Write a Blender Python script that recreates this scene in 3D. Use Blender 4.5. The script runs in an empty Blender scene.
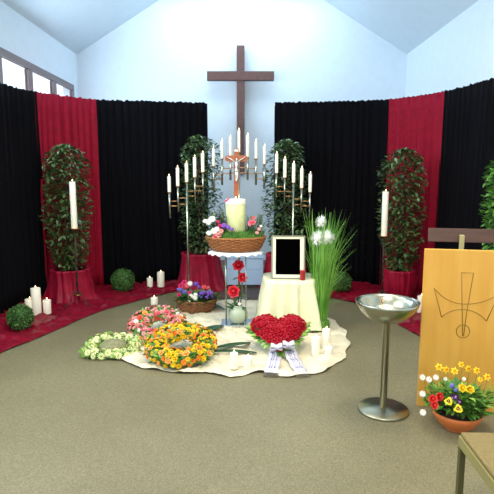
import bpy, math, random
from mathutils import Vector, Matrix, noise
R = random.Random(7)
PI = math.pi
rad = math.radians
scene = bpy.context.scene
col = scene.collection
# ------------------------------------------------------------- camera
F = 500.0; TH = math.atan(72 / F); CH = 1.75
cam = bpy.data.cameras.new('camera'); cam.sensor_width = 36; cam.lens = 36 * F / 494
camo = bpy.data.objects.new('camera', cam); col.objects.link(camo)
camo.location = (0, 0, CH); camo.rotation_euler = (PI / 2 - TH, 0, 0)
scene.camera = camo

def ray(px, py):
    u = (px - 247) / F; v = (247 - py) / F
    return Vector((u, math.cos(TH) + v * math.sin(TH), -math.sin(TH) + v * math.cos(TH)))
def G(px, py, z=0.0):
    d = ray(px, py); t = (z - CH) / d.z
    return Vector((d.x * t, d.y * t, z))
def P(px, py, Y):
    d = ray(px, py); t = Y / d.y
    return Vector((d.x * t, Y, CH + d.z * t))

# ------------------------------------------------------------- materials
def srgb(h):
    c = [int(h[i:i + 2], 16) / 255 for i in (0, 2, 4)]
    return tuple(x / 12.92 if x <= .04045 else ((x + .055) / 1.055) ** 2.4 for x in c) + (1,)
MATS = {}
def mat(name, hexc, rough=.6, metal=0, var=.0, scale=20, bump=0, sheen=0, trans=0, emis=0, spec=.5, sss=0, hex2=None, stretch=None, coat=0, ior=1.45, sheentint=None):
    m = bpy.data.materials.new(name); m.use_nodes = True
    nt = m.node_tree; b = nt.nodes['Principled BSDF']
    c = srgb(hexc)
    b.inputs['Base Color'].default_value = c
    b.inputs['Roughness'].default_value = rough; b.inputs['Metallic'].default_value = metal
    b.inputs['Specular IOR Level'].default_value = spec; b.inputs['IOR'].default_value = ior
    if sheen:
        b.inputs['Sheen Weight'].default_value = sheen; b.inputs['Sheen Roughness'].default_value = .4
        b.inputs['Sheen Tint'].default_value = srgb(sheentint or hexc)
    if trans: b.inputs['Transmission Weight'].default_value = trans
    if coat: b.inputs['Coat Weight'].default_value = coat
    if emis:
        b.inputs['Emission Color'].default_value = c; b.inputs['Emission Strength'].default_value = emis
    if sss:
        b.inputs['Subsurface Weight'].default_value = sss; b.inputs['Subsurface Radius'].default_value = (.03, .02, .012)
        b.inputs['Subsurface Scale'].default_value = .5
    if var or bump:
        tc = nt.nodes.new('ShaderNodeTexCoord'); mp = nt.nodes.new('ShaderNodeMapping')
        nt.links.new(tc.outputs['Object'], mp.inputs[0])
        if stretch: mp.inputs['Scale'].default_value = stretch
        n = nt.nodes.new('ShaderNodeTexNoise'); n.inputs['Scale'].default_value = scale; n.inputs['Detail'].default_value = 5
        nt.links.new(mp.outputs[0], n.inputs['Vector'])
        if var:
            cr = nt.nodes.new('ShaderNodeValToRGB')
            c2 = srgb(hex2) if hex2 else tuple(min(1, x * (1 + var)) for x in c[:3]) + (1,)
            c1 = c if hex2 else tuple(x * (1 - var) for x in c[:3]) + (1,)
            cr.color_ramp.elements[0].color = c1; cr.color_ramp.elements[1].color = c2
            cr.color_ramp.elements[0].position = .35; cr.color_ramp.elements[1].position = .65
            nt.links.new(n.outputs['Fac'], cr.inputs[0]); nt.links.new(cr.outputs[0], b.inputs['Base Color'])
        if bump:
            bp = nt.nodes.new('ShaderNodeBump'); bp.inputs['Strength'].default_value = bump; bp.inputs['Distance'].default_value = .01
            nt.links.new(n.outputs['Fac'], bp.inputs['Height']); nt.links.new(bp.outputs[0], b.inputs['Normal'])
    MATS[name] = m
    return m
mat('wall', 'E4EDF4', .9, var=.015, scale=8, bump=.05)
mat('ceil', 'DEE9F0', .9, var=.015, scale=6)
mat('frame_wood', '8B7F80', .6, var=.1, scale=6, stretch=(1, .2, 1))
mat('cross_wood', '6A4A44', .6, var=.15, scale=10, stretch=(4, 1, 1), bump=.1)
mat('black_cloth', '09080C', .9, spec=.1, sheen=.12, sheentint='4A4A58', var=.15, scale=30)
mat('red_cloth', '8C0624', .7, spec=.2, sheen=.35, sheentint='D03050', var=.12, scale=14)
mat('red_velvet', '76061F', .34, sheen=.2, sheentint='FF6080', var=.25, scale=9, bump=.7)
mat('satin_wrap', '8E0A2A', .5, sheen=.2, sheentint='FF6080', var=.2, scale=7, bump=.4, spec=.3)
mat('cream_cloth', 'D6CBB0', .5, sheen=.3, var=.05, scale=9, bump=.15)
mat('table_cloth', 'E3E0BC', .55, sheen=.3, var=.04, scale=10, bump=.1)
mat('white_lace', 'F2F2F0', .7)
mat('wax', 'F6EFDC', .45, sss=.25)
mat('wax_green', 'D0D29A', .5, sss=.15, var=.08, scale=14)
mat('flame', 'FFD9A0', .5, emis=9)
mat('wick', '2A2420', .8)
mat('steel', 'A9A998', .25, metal=1)
mat('steel_soft', 'A8A48E', .33, metal=1, var=.05, scale=3, stretch=(30, 30, 1))
mat('brass', 'B98A5A', .35, metal=1)
mat('iron', '3E322B', .55, metal=.4)
mat('crux_wood', '955230', .5, var=.15, scale=12)
mat('silver', 'D8D6D2', .35, metal=.8)
mat('leaf_dark', '273F22', .3, var=.35, scale=7, coat=.35, hex2='5E7844')
mat('leaf_mid', '4C7A2E', .5, var=.3, scale=12)
mat('leaf_box', '3B6026', .6, var=.35, scale=14)
mat('leaf_light', '7FA548', .5, var=.2, scale=12)
mat('grass', '5E9A33', .45, var=.3, scale=4, hex2='8CBF55')
mat('blade', '2F5233', .4, var=.2, scale=8)
mat('moss', '4F7A2A', .9, var=.35, scale=40, bump=.6)
mat('cushion', '83805F', .95, var=.2, scale=40, bump=.5)
mat('stem', '5A5A30', .7)
mat('trunk', '4A3626', .8)
mat('wicker', '9A5F33', .6, var=.3, scale=40, bump=.4)
mat('wicker_dark', '8A5A35', .6, var=.3, scale=40, bump=.4)
mat('terracotta', 'CB7038', .75, var=.08, scale=10)
mat('soil', '33261C', .95, var=.3, scale=60)
mat('rose_red', 'B40A26', .5, var=.15, scale=20)
mat('rose_vase', 'D02434', .5, var=.15, scale=20)
mat('yellow', 'F2C91C', .55)
mat('orange', 'F08A2C', .55)
mat('apricot', 'F5B25A', .55)
mat('pink', 'EE6F7F', .55)
mat('pink_light', 'F6A9A6', .55)
mat('salmon', 'EE6452', .55)
mat('magenta', 'D42A6C', .55)
mat('purple', '8150B8', .6)
mat('violet_blue', '6A6BB8', .6)
mat('white_flower', 'F6F3EA', .55)
mat('cream_flower', 'EEF0B4', .55)
mat('daff', 'F7D31C', .5)
mat('daff_cup', 'F29A12', .5)
mat('pansy_dark', '3A0D2A', .6)
mat('poppy_red', 'D8302C', .55)
mat('fluff', 'EDEFE6', .9)
mat('lectern_wood', 'D59A3C', .42, var=.08, scale=2.2, stretch=(6, 1, .6), hex2='DDA548')
mat('lectern_line', '8A6420', .6)
mat('dark_wood', '4B3024', .45, var=.15, scale=5, stretch=(1, 6, 6))
mat('pale_wood', 'A59A6B', .5)
mat('white_paint', 'A9C0DC', .5)
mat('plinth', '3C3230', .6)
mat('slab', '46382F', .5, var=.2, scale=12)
mat('photo_black', '000000', .9, spec=.02)
mat('mat_cream', 'EFEBCB', .6)
mat('frame_metal', '8C8A76', .35, metal=.7)
mat('red_glass', 'B52A30', .3)
mat('ribbon', 'D4D0DC', .5, sheen=.2)
mat('ribbon_print', '6E6A98', .6)
mat('fringe', '6E675A', .8)
mat('seat_fabric', '7C6A40', .8, var=.12, scale=60)
mat('seat_wood', '8A7F4E', .5, var=.08, scale=5)
mat('chair_leg', '4F4B28', .45)
mat('glass_pane', 'FFFFFF', .0, trans=1, ior=1.0)
mat('acrylic', 'F4FAFF', .03, trans=1, ior=1.35)
mat('vase_glass', 'DDE8D0', .12, trans=.55, ior=1.35)
mat('mirror', 'D6E2EC', .05, metal=1)
mat('water', 'E8F0EE', .03, trans=.9, ior=1.33)

def floor_mat():
    m = bpy.data.materials.new('floor'); m.use_nodes = True; nt = m.node_tree; b = nt.nodes['Principled BSDF']
    tc = nt.nodes.new('ShaderNodeTexCoord')
    v = nt.nodes.new('ShaderNodeTexVoronoi'); v.inputs['Scale'].default_value = 150
    n = nt.nodes.new('ShaderNodeTexNoise'); n.inputs['Scale'].default_value = .9; n.inputs['Detail'].default_value = 4
    nt.links.new(tc.outputs['Object'], v.inputs[0]); nt.links.new(tc.outputs['Object'], n.inputs[0])
    r1 = nt.nodes.new('ShaderNodeValToRGB'); e = r1.color_ramp.elements
    e[0].color = srgb('665F47'); e[0].position = 0; e[1].color = srgb('8C846A'); e[1].position = 1
    k = r1.color_ramp.elements.new(.5); k.color = srgb('797155')
    nt.links.new(v.outputs['Color'], r1.inputs[0])
    mx = nt.nodes.new('ShaderNodeMix'); mx.data_type = 'RGBA'; mx.blend_type = 'MULTIPLY'; mx.inputs['Factor'].default_value = 1
    r2 = nt.nodes.new('ShaderNodeValToRGB'); e = r2.color_ramp.elements
    e[0].color = (.8, .8, .78, 1); e[0].position = .35; e[1].color = (1, 1, 1, 1); e[1].position = .65
    nt.links.new(n.outputs['Fac'], r2.inputs[0])
    nt.links.new(r1.outputs[0], mx.inputs['A']); nt.links.new(r2.outputs[0], mx.inputs['B'])
    nt.links.new(mx.outputs['Result'], b.inputs['Base Color'])
    b.inputs['Roughness'].default_value = .5; b.inputs['Specular IOR Level'].default_value = .35
    MATS['floor'] = m
floor_mat()

# ------------------------------------------------------------- mesh helper
class MB:
    def __init__(s): s.v = []; s.f = []; s.mi = []; s.mats = []
    def m(s, name):
        if name not in s.mats: s.mats.append(name)
        return s.mats.index(name)
    def add(s, vs, fs, mt):
        o = len(s.v); k = s.m(mt)
        s.v += [Vector(p) for p in vs]; s.f += [tuple(i + o for i in f) for f in fs]; s.mi += [k] * len(fs)
    def box(s, a, b, mt, M=None):
        (x0, y0, z0), (x1, y1, z1) = a, b
        vs = [Vector(p) for p in ((x0, y0, z0), (x1, y0, z0), (x1, y1, z0), (x0, y1, z0), (x0, y0, z1), (x1, y0, z1), (x1, y1, z1), (x0, y1, z1))]
        if M: vs = [M @ p for p in vs]
        s.add(vs, [(0, 3, 2, 1), (4, 5, 6, 7), (0, 1, 5, 4), (1, 2, 6, 5), (2, 3, 7, 6), (3, 0, 4, 7)], mt)
    def tube(s, pts, rs, mt, n=10, cap=True):
        pts = [Vector(p) for p in pts]
        if not isinstance(rs, (list, tuple)): rs = [rs] * len(pts)
        vs = []; prev = None
        for i, p in enumerate(pts):
            t = (pts[min(i + 1, len(pts) - 1)] - pts[max(i - 1, 0)])
            if t.length < 1e-9: t = Vector((0, 0, 1))
            t.normalize()
            if prev is None:
                a = t.orthogonal().normalized()
            else:
                a = prev - t * prev.dot(t)
                a = a.normalized() if a.length > 1e-6 else t.orthogonal().normalized()
            prev = a; b = t.cross(a)
            for k in range(n):
                w = 2 * PI * k / n
                vs.append(p + (a * math.cos(w) + b * math.sin(w)) * rs[i])
        fs = []
        for i in range(len(pts) - 1):
            for k in range(n):
                k2 = (k + 1) % n
                fs.append((i * n + k, i * n + k2, (i + 1) * n + k2, (i + 1) * n + k))
        if cap:
            fs.append(tuple(reversed(range(n)))); fs.append(tuple((len(pts) - 1) * n + k for k in range(n)))
        s.add(vs, fs, mt)
    def lathe(s, prof, mt, n=32, c=(0, 0, 0), fn=None, cap=True, ry=1.0):
        vs = []
        for j, (r, z) in enumerate(prof):
            for k in range(n):
                w = 2 * PI * k / n
                rr = r if fn is None else fn(r, z, w)
                vs.append((c[0] + rr * math.cos(w), c[1] + rr * math.sin(w) * ry, c[2] + z))
        fs = []
        for j in range(len(prof) - 1):
            for k in range(n):
                k2 = (k + 1) % n
                fs.append((j * n + k, j * n + k2, (j + 1) * n + k2, (j + 1) * n + k))
        if cap:
            if prof[0][0] > 1e-5: fs.append(tuple(reversed(range(n))))
            if prof[-1][0] > 1e-5: fs.append(tuple((len(prof) - 1) * n + k for k in range(n)))
        s.add(vs, fs, mt)
    def sphere(s, c, r, mt, n=12, m=8, sc=(1, 1, 1)):
        c = Vector(c); vs = []
        for j in range(m + 1):
            a = PI * j / m
            for k in range(n):
                w = 2 * PI * k / n
                vs.append(c + Vector((r * sc[0] * math.sin(a) * math.cos(w), r * sc[1] * math.sin(a) * math.sin(w), -r * sc[2] * math.cos(a))))
        fs = []
        for j in range(m):
            for k in range(n):
                k2 = (k + 1) % n
                fs.append((j * n + k, j * n + k2, (j + 1) * n + k2, (j + 1) * n + k))
        s.add(vs, fs, mt)
    def grid(s, fn, nu, nv, mt, closed=False):
        vs = [fn(i / nu, j / nv) for j in range(nv + 1) for i in range(nu + 1)]
        W = nu + 1
        fs = [(j * W + i, j * W + i + 1, (j + 1) * W + i + 1, (j + 1) * W + i) for j in range(nv) for i in range(nu)]
        s.add(vs, fs, mt)
    def leaf(s, base, d, nrm, L, W, mt, bend=.15, rows=3):
        d = Vector(d).normalized(); nrm = Vector(nrm); side = d.cross(nrm)
        if side.length < 1e-4: side = d.orthogonal()
        side.normalize(); nrm = side.cross(d)
        vs = []; base = Vector(base)
        prof = {3: ((0, .12), (.35, 1), (.72, .72), (1, .03)), 5: ((0, .2), (.15, .75), (.4, 1), (.65, .85), (.85, .5), (1, .03)), 2: ((0, .25), (.5, 1), (1, .05))}[rows]
        for t, w in prof:
            p = base + d * L * t - nrm * bend * L * t * t
            vs += [p - side * W * w / 2 + nrm * W * .12 * w, p, p + side * W * w / 2 + nrm * W * .12 * w]
        fs = []
        for i in range(len(prof) - 1):
            a = i * 3
            fs += [(a, a + 1, a + 4, a + 3), (a + 1, a + 2, a + 5, a + 4)]
        s.add(vs, fs, mt)
    def mesh(s, name, smooth=True):
        me = bpy.data.meshes.new(name); me.from_pydata([tuple(p) for p in s.v], [], s.f)
        for k in s.mats: me.materials.append(MATS[k])
        me.polygons.foreach_set('material_index', s.mi)
        if smooth: me.polygons.foreach_set('use_smooth', [True] * len(s.f))
        me.update(); return me
    def build(s, name, parent=None, smooth=True, loc=None, label=None, solid=0, bevel=0):
        o = bpy.data.objects.new(name, s.mesh(name, smooth)); col.objects.link(o)
        if parent: o.parent = parent
        if loc is not None: o.location = loc
        if label: o['label'] = label
        if solid:
            md = o.modifiers.new('solid', 'SOLIDIFY'); md.thickness = solid; md.offset = 0
        if bevel:
            md = o.modifiers.new('bevel', 'BEVEL'); md.width = bevel; md.segments = 2
        if smooth and (bevel):
            md.harden_normals = False
        return o
def tag(o, label=None, cat=None, group=None, kind=None):
    if label: o['label'] = label
    if cat: o['category'] = cat
    if group: o['group'] = group
    if kind: o['kind'] = kind
    return o
def thing(name, loc, label, cat, group=None, rz=0):
    o = bpy.data.objects.new(name, None); col.objects.link(o); o.location = loc; o.rotation_euler.z = rz
    o.empty_display_size = .05
    return tag(o, label, cat, group)
def inst(mesh, name, parent, loc, rot=None, sc=1.0):
    o = bpy.data.objects.new(name, mesh); col.objects.link(o); o.parent = parent
    o.location = loc
    if rot is not None:
        o.rotation_mode = 'QUATERNION'; o.rotation_quaternion = rot
    o.scale = (sc, sc, sc) if not isinstance(sc, tuple) else sc
    return o
def nz(x, y=0, z=0): return noise.noise(Vector((x, y, z)))
def catmull(pts, n=12):
    out = []
    P_ = [pts[0] * 2 - pts[1]] + list(pts) + [pts[-1] * 2 - pts[-2]]
    for i in range(1, len(P_) - 2):
        a, b, c, d = P_[i - 1:i + 3]
        for k in range(n):
            t = k / n
            out.append(.5 * ((2 * b) + (c - a) * t + (2 * a - 5 * b + 4 * c - d) * t * t + (3 * b - a - 3 * c + d) * t ** 3))
    out.append(pts[-1].copy()); return out
class Path:
    def __init__(s, pts, n=14):
        s.p = catmull([Vector(p) for p in pts], n); s.s = [0]
        for a, b in zip(s.p, s.p[1:]): s.s.append(s.s[-1] + (b - a).length)
        s.L = s.s[-1]
    def at(s, d):
        d = max(0, min(s.L, d))
        for i in range(len(s.p) - 1):
            if d <= s.s[i + 1] or i == len(s.p) - 2:
                t = (d - s.s[i]) / max(1e-9, s.s[i + 1] - s.s[i])
                p = s.p[i].lerp(s.p[i + 1], t); tg = (s.p[i + 1] - s.p[i]).normalized()
                return p, tg

# ------------------------------------------------------------- room
YB = 9.8; XL = -3.2; XR = 3.0; Y0 = -2.5; EZ = 3.99; RZ_ = 5.88; RX = -.1
def struct(o): return tag(o, kind='structure')
m = MB(); m.box((XL - .3, Y0, -.1), (XR + .3, YB + .3, 0), 'floor'); struct(m.build('floor', smooth=False))
m = MB()
for y0, y1 in ((YB, YB + .2),):
    vs = [(XL - .2, y0, 0), (XR + .2, y0, 0), (XR + .2, y0, EZ), (RX, y0, RZ_), (XL - .2, y0, EZ)]
    vs2 = [(a, y1, c) for a, b, c in vs]
    m.add(vs + vs2, [(0, 1, 2, 3, 4), (9, 8, 7, 6, 5)] + [(i, i + 5, (i + 1) % 5 + 5, (i + 1) % 5) for i in range(5)], 'wall')
struct(m.build('wall_back', smooth=False))
m = MB(); m.box((XR, Y0, 0), (XR + .2, YB, EZ), 'wall'); struct(m.build('wall_right', smooth=False))
WB, WT = 2.55, 3.39; WY1 = 9.55; NW = 9; PIT = .945
m = MB(); m.box((XL - .2, Y0, 0), (XL, YB, WB), 'wall'); m.box((XL - .2, Y0, WT), (XL, YB, EZ), 'wall')
m.box((XL - .2, WY1, WB), (XL, YB, WT), 'wall'); m.box((XL - .2, Y0, WB), (XL, WY1 - NW * PIT, WT), 'wall')
struct(m.build('wall_left', smooth=False))
m = MB()
for xa, za, xb, zb in ((XL, EZ, RX, RZ_), (RX, RZ_, XR, EZ)):
    vs = [(xa, Y0, za), (xb, Y0, zb), (xb, YB, zb), (xa, YB, za)]
    vs += [(x, y, z + .15) for x, y, z in vs]
    m.add(vs, [(0, 3, 2, 1), (4, 5, 6, 7), (0, 1, 5, 4), (1, 2, 6, 5), (2, 3, 7, 6), (3, 0, 4, 7)], 'ceil')
struct(m.build('ceiling', smooth=False))
for i in range(NW):
    y1 = WY1 - i * PIT; y0 = y1 - PIT
    m = MB(); X0, X1 = XL - .05, XL + .01
    m.box((X0, y0, WT - .1), (X1, y1, WT), 'frame_wood'); m.box((X0, y0, WB), (X1, y1, WB + .06), 'frame_wood')
    m.box((X0, y0, WB + .06), (X1, y0 + .075, WT - .11), 'frame_wood'); m.box((X0, y1 - .075, WB + .06), (X1, y1, WT - .11), 'frame_wood')
    w = struct(m.build('window_%d' % (i + 1), smooth=False))
    g = MB(); g.box((XL - .03, y0 + .075, WB + .06), (XL - .02, y1 - .075, WT - .11), 'glass_pane'); g.build('pane', w, smooth=False)
for i, (xa, xb, ya, yb, nm) in enumerate(((XL - .0, XL + .02, Y0, YB, 'baseboard_left'), (XR - .02, XR, Y0, YB, 'baseboard_right'), (XL + .02, XR - .02, YB - .02, YB, 'baseboard_back'))):
    m = MB(); m.box((xa, ya, 0), (xb, yb, .08), 'frame_wood'); struct(m.build(nm, smooth=False))

# big wall cross
m = MB(); a = P(236.6, 46, 9.66); b = P(244.6, 174, 9.66)
m.box((a.x, 9.6, b.z), (b.x, 9.76, a.z), 'cross_wood')
a2 = P(207, 71.5, 9.62); b2 = P(274, 80.5, 9.62)
m.box((a2.x, 9.58, b2.z), (b2.x, 9.7, a2.z), 'cross_wood')
m.box(((a.x + b.x) / 2 - .03, 9.7, b2.z + .02), ((a.x + b.x) / 2 + .03, 9.8, a2.z - .02), 'iron')
tag(m.build('wall_cross', smooth=False, bevel=.008), 'large dark brown wooden cross hanging on the pale back wall', 'cross')

# low altar block behind, with dark floor slab
x0 = P(225, 270, 7.75).x; x1 = P(263, 270, 7.75).x
t = thing('altar_block', ((x0 + x1) / 2, 7.8, 0), 'low pale blue altar block between the two draped planters by the back wall', 'altar')
hw = (x1 - x0) / 2
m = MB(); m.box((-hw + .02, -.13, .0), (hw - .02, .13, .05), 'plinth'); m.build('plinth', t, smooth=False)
m = MB(); m.box((-hw, -.15, .05), (hw, .15, .29), 'white_paint'); m.box((-hw + .004, -.144, .29), (hw - .004, .15, .30), 'white_paint'); m.box((-hw, -.15, .30), (hw, .15, .47), 'white_paint'); m.build('body', t, smooth=False, bevel=.004)
m = MB(); m.box((-hw - .01, -.17, .47), (hw + .01, .16, .51), 'white_paint'); m.build('top_slab', t, smooth=False, bevel=.004)
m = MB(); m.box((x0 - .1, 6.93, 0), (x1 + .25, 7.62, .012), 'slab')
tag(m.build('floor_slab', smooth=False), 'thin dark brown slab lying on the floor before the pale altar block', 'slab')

# ------------------------------------------------------------- curtains
HC = 2.88
Lp = Path([(-3.1, 5.2), (-3.07, 5.9), (-3.06, 6.42), (-2.9, 7.06), (-2.28, 7.78), (-1.5, 7.95), (-.63, 8.15)])
Rp = Path([(.44, 8.1), (1.25, 8.0), (2.11, 7.77), (2.68, 7.06), (2.89, 6.1), (2.9, 5.6), (2.9, 5.1)])
def s_of(path, x, y):
    best = min(range(len(path.p)), key=lambda i: (path.p[i] - Vector((x, y))).length); return path.s[best]
def curtain(path, s0, s1, mt, name, label, seed, fold=.115, amp=.03, over=0):
    m = MB(); L = s1 - s0; nu = int(L / .014); nv = 14
    def fn(u, v):
        s = s0 + u * L; p, tg = path.at(s); n = Vector((-tg.y, tg.x))
        z = .015 + v * (HC - .015)
        sw = s + .03 * nz(s * 3, v * 1.2, seed) * 2
        ph = 2 * PI * sw / fold + 2.2 * nz(s * 2.1, 0, seed)
        A = amp * (.55 + .55 * (1 - v)) * (.75 + .6 * nz(s * 4, v * 1.5, seed + 5))
        off = A * math.sin(ph) + A * .35 * math.sin(2.3 * ph + seed) + over
        top = 0
        if v > .96: top = .006 * math.sin(2 * PI * s / .07 + 4 * nz(s * 3, seed)) + .02 * nz(s * 14, seed)
        if v > .9: off *= .6
        q = p + n * off
        return Vector((q.x, q.y, z + top))
    m.grid(fn, nu, nv, mt)
    o = m.build(name, solid=.004); tag(o, label, 'curtain', 'drapes around the chapel front')
    return o
sA = s_of(Lp, -2.9, 7.06); sB = s_of(Lp, -2.28, 7.78)
sC = s_of(Rp, 2.11, 7.77); sD = s_of(Rp, 2.68, 7.06)
curtain(Lp, 0, sA + .03, 'black_cloth', 'curtain', 'black pleated curtain at the far left under the windows', 1)
curtain(Lp, sA, sB + .03, 'red_cloth', 'curtain', 'dark red pleated curtain behind the left bush, under the window end', 2)
curtain(Lp, sB, Lp.L, 'black_cloth', 'curtain', 'black pleated curtain left of the big wall cross', 3)
curtain(Rp, 0, sC + .03, 'black_cloth', 'curtain', 'black pleated curtain right of the big wall cross', 4)
curtain(Rp, sC, sD + .03, 'red_cloth', 'curtain', 'bright red pleated curtain behind the right bush and floor candle', 5)
curtain(Rp, sD, Rp.L, 'black_cloth', 'curtain', 'black pleated curtain at the far right above the lectern', 6)
for path, lab, sgn in ((Lp, 'thin dark curtain rail carrying the left drapes', 1), (Rp, 'thin dark curtain rail carrying the right drapes', 1)):
    c0 = path.at(0)[0]
    t = thing('curtain_rail', (c0.x, c0.y, 0), lab, 'rail')
    m = MB(); pts = []
    for k in range(30):
        p, tg = path.at(path.L * k / 29); n = Vector((-tg.y, tg.x)); q = p + n * .065
        pts.append((q.x - c0.x, q.y - c0.y, HC - .05))
    m.tube(pts, .012, 'iron', 8); m.build('rail', t)
    for k in (0, 10, 19, 28):
        m = MB(); x, y, z = pts[k]
        m.tube([(x, y, 0), (x, y, z)], .012, 'iron', 8); m.lathe([(.09, 0), (.09, .01), (.02, .015)], 'iron', 16, (x, y, 0)); m.build('post', t)

# ------------------------------------------------------------- cloths on the floor
def strip_cloth(back, front, mt, name, label, seed, nu=150, nv=34):
    B = Path(back); Fp = Path(front); m = MB()
    def fn(u, v):
        b = B.at(u * B.L)[0]; f = Fp.at(u * Fp.L)[0]; p = b.lerp(f, v)
        w = nz(p.x * 2.6, p.y * 6, seed); w2 = nz(p.x * 7 + w * 2, p.y * 7, seed + 3)
        h = .045 * max(0, 1 - abs(w) * 5) + .03 * max(0, w2) + .02 * max(0, 1 - abs(w2) * 6)
        e = min(1, (1 - v) * 8) * min(1, u * 12) * min(1, (1 - u) * 12)
        e2 = .02 * nz(u * 14, seed)
        return Vector((p.x, p.y + e2 * v, .006 + h * (.25 + .75 * e)))
    m.grid(fn, nu, nv, mt); o = m.build(name); return tag(o, label, 'cloth')
def g2(l): return [G(x, y).xy for x, y in l]
lb = [(-3.15, 4.9), (-3.12, 5.9), (-3.05, 6.5), (-2.9, 7.2), (-2.2, 7.95), (-1.4, 8.1), (-.55, 8.25)]
strip_cloth(lb, g2([(-60, 385), (0, 354), (30, 342), (60, 329), (100, 312), (150, 298), (185, 290), (223, 284)]), 'red_velvet', 'floor_cloth',
            'wrinkled crimson velvet cloth on the floor along the left curtains', 11)
rb = [(.38, 8.25), (1.25, 8.1), (2.15, 7.95), (2.78, 7.2), (2.95, 6.2), (2.97, 5.6), (2.97, 4.6)]
strip_cloth(rb, g2([(264, 286), (300, 291), (335, 299), (357, 304), (378, 312), (400, 326), (432, 343), (500, 372)]), 'red_velvet', 'floor_cloth',
            'wrinkled crimson velvet cloth on the floor along the right curtains', 23)

# white cloth
out = g2([(122, 352), (120, 361), (140, 368), (168, 373), (200, 374), (232, 377), (262, 374), (290, 378), (316, 374), (338, 364), (348, 349), (346, 333), (332, 321), (312, 312), (285, 303), (255, 301), (225, 301), (196, 302), (168, 314), (140, 335)])
cp = Path(out + [out[0]], 8); cc = G(235, 338).xy
m = MB(); NA = 220; NRr = 40; vs = []; fs = []
for j in range(NRr + 1):
    r = j / NRr
    for k in range(NA):
        a = cp.at(cp.L * k / NA)[0]; p = cc.lerp(a, r)
        p = cc + (p - cc) * (1 + .015 * math.sin(k * .55) * r + .02 * nz(k * .12, 3) * r)
        w = nz(p.x * 2.4 + p.y * 1.2, p.y * 3.2 - p.x, 4); w2 = nz(p.x * 7 + w * 3, p.y * 9, 8)
        h = .034 * max(0, 1 - abs(w) * 5) + .02 * max(0, 1 - abs(w2) * 5)
        ed = max(0, (r - .8) / .2); h += .02 * ed * (.5 + .5 * math.sin(k * .75 + 2 * nz(k * .1, 1)))
        vs.append((p.x, p.y, .005 + h * (1 - .6 * max(0, r - .95) / .05)))
for j in range(NRr):
    for k in range(NA):
        k2 = (k + 1) % NA; fs.append((j * NA + k, j * NA + k2, (j + 1) * NA + k2, (j + 1) * NA + k))
m.add(vs, fs, 'cream_cloth'); tag(m.build('floor_cloth'), 'cream satin cloth spread in folds on the floor under the wreaths and heart', 'cloth')

# ------------------------------------------------------------- bushes
def potted_bush(px, ybase, ytop, wpx, potpx, ypot, label, seed, leafy='leaf_dark', n=900, Y=None, leafL=.078, draped=True):
    r_ = random.Random(seed)
    g = G(px, ybase) if Y is None else Vector((P(px, ybase, Y).x, Y, 0))
    Yc = g.y; dep = Yc * .99
    H = P(px, ytop, Yc).z; hp = P(px, ypot, Yc).z; Rb = wpx / 2 * dep / F; Rp_ = potpx / 2 * dep / F
    t = thing('potted_bush', (g.x, g.y, 0), label, 'bush', 'tall potted bushes')
    m = MB(); ns = r_.random() * 20
    def fold(r, z, w):
        k = 1 - z / hp
        return r * (1 + .1 * k * k * draped + (.07 + .26 * k) * nz(math.cos(w) * 2.2 + ns, math.sin(w) * 2.2, z * 3) + (.06 + .07 * k) * (.6 - abs(math.sin(6.5 * w + 3 * nz(math.cos(w) * 2, math.sin(w) * 2, ns) + z * 2.5))) * 2)
    if draped:
        m.lathe([(Rp_ * 1.1, .008), (Rp_ * 1.04, .06), (Rp_ * .98, .35 * hp), (Rp_ * .93, .7 * hp), (Rp_ * .9, .93 * hp), (Rp_ * .93, .97 * hp), (Rp_ * .88, hp), (Rp_ * .78, hp * .97), (Rp_ * .76, hp * .9)], 'satin_wrap', 96, fn=fold, cap=False)
    else:
        m.lathe([(Rp_ * .62, .008), (Rp_ * .8, .12 * hp), (Rp_ * .97, .45 * hp), (Rp_ * 1.0, .75 * hp), (Rp_ * .95, .92 * hp), (Rp_ * .98, .98 * hp), (Rp_ * .88, hp), (Rp_ * .8, hp * .95), (Rp_ * .76, hp * .88)], 'satin_wrap', 96, fn=fold, cap=False)
    m.build('pot_wrap', t)
    m = MB(); m.lathe([(0.001, hp * .9), (Rp_ * .7, hp * .9)], 'soil', 24, cap=False)
    m.lathe([(Rp_ * .6, .01), (Rp_ * .7, hp * .9)], 'terracotta', 24); m.build('pot', t)
    m = MB()
    for k in range(3):
        a = k * 2.1; m.tube([(.02 * math.cos(a), .02 * math.sin(a), hp * .85), (.05 * math.cos(a), .05 * math.sin(a), (hp + H) / 2), (.03 * math.cos(a + 1), .03 * math.sin(a + 1), H - .15)], [.014, .011, .005], 'trunk', 7)
    m.build('stem', t)
    m = MB(); z0 = hp * .93
    for i in range(int(n * 1.35)):
        v = r_.random() ** .9; z = z0 + .03 + (H - z0 - .05) * v
        env = min(1, math.sqrt(max(0.02, 1 - max(0, (v - .8) / .2) ** 2))) * min(1, .62 + v * 1.6)
        a = r_.random() * 2 * PI
        lump = 1 + .28 * nz(math.cos(a) * 1.4 + seed, math.sin(a) * 1.4, z * 3.2)
        rr = Rb * env * lump * (r_.random() ** .4) * 1.0
        p = Vector((rr * math.cos(a), rr * math.sin(a), z))
        d = Vector((math.cos(a + r_.uniform(-.9, .9)), math.sin(a + r_.uniform(-.9, .9)), r_.uniform(-.7, .9)))
        nn = Vector((r_.uniform(-.6, .6), r_.uniform(-.6, .6), 1))
        L = leafL * r_.uniform(.65, 1.15)
        m.leaf(p - d.normalized() * L * .5, d, nn, L, L * .48, leafy, r_.uniform(.05, .35))
    o = m.build('foliage', t)
    return t
potted_bush(72, 301, 143, 46, 42, 268, 'tall leafy bush in crimson wrap at far left, behind the floor candle', 3, n=2100, Y=6.92)
potted_bush(201, 284, 134, 43, 42, 252, 'tall dark bush in crimson wrap behind the left candelabra', 5, n=1500, Y=7.62)
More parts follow.
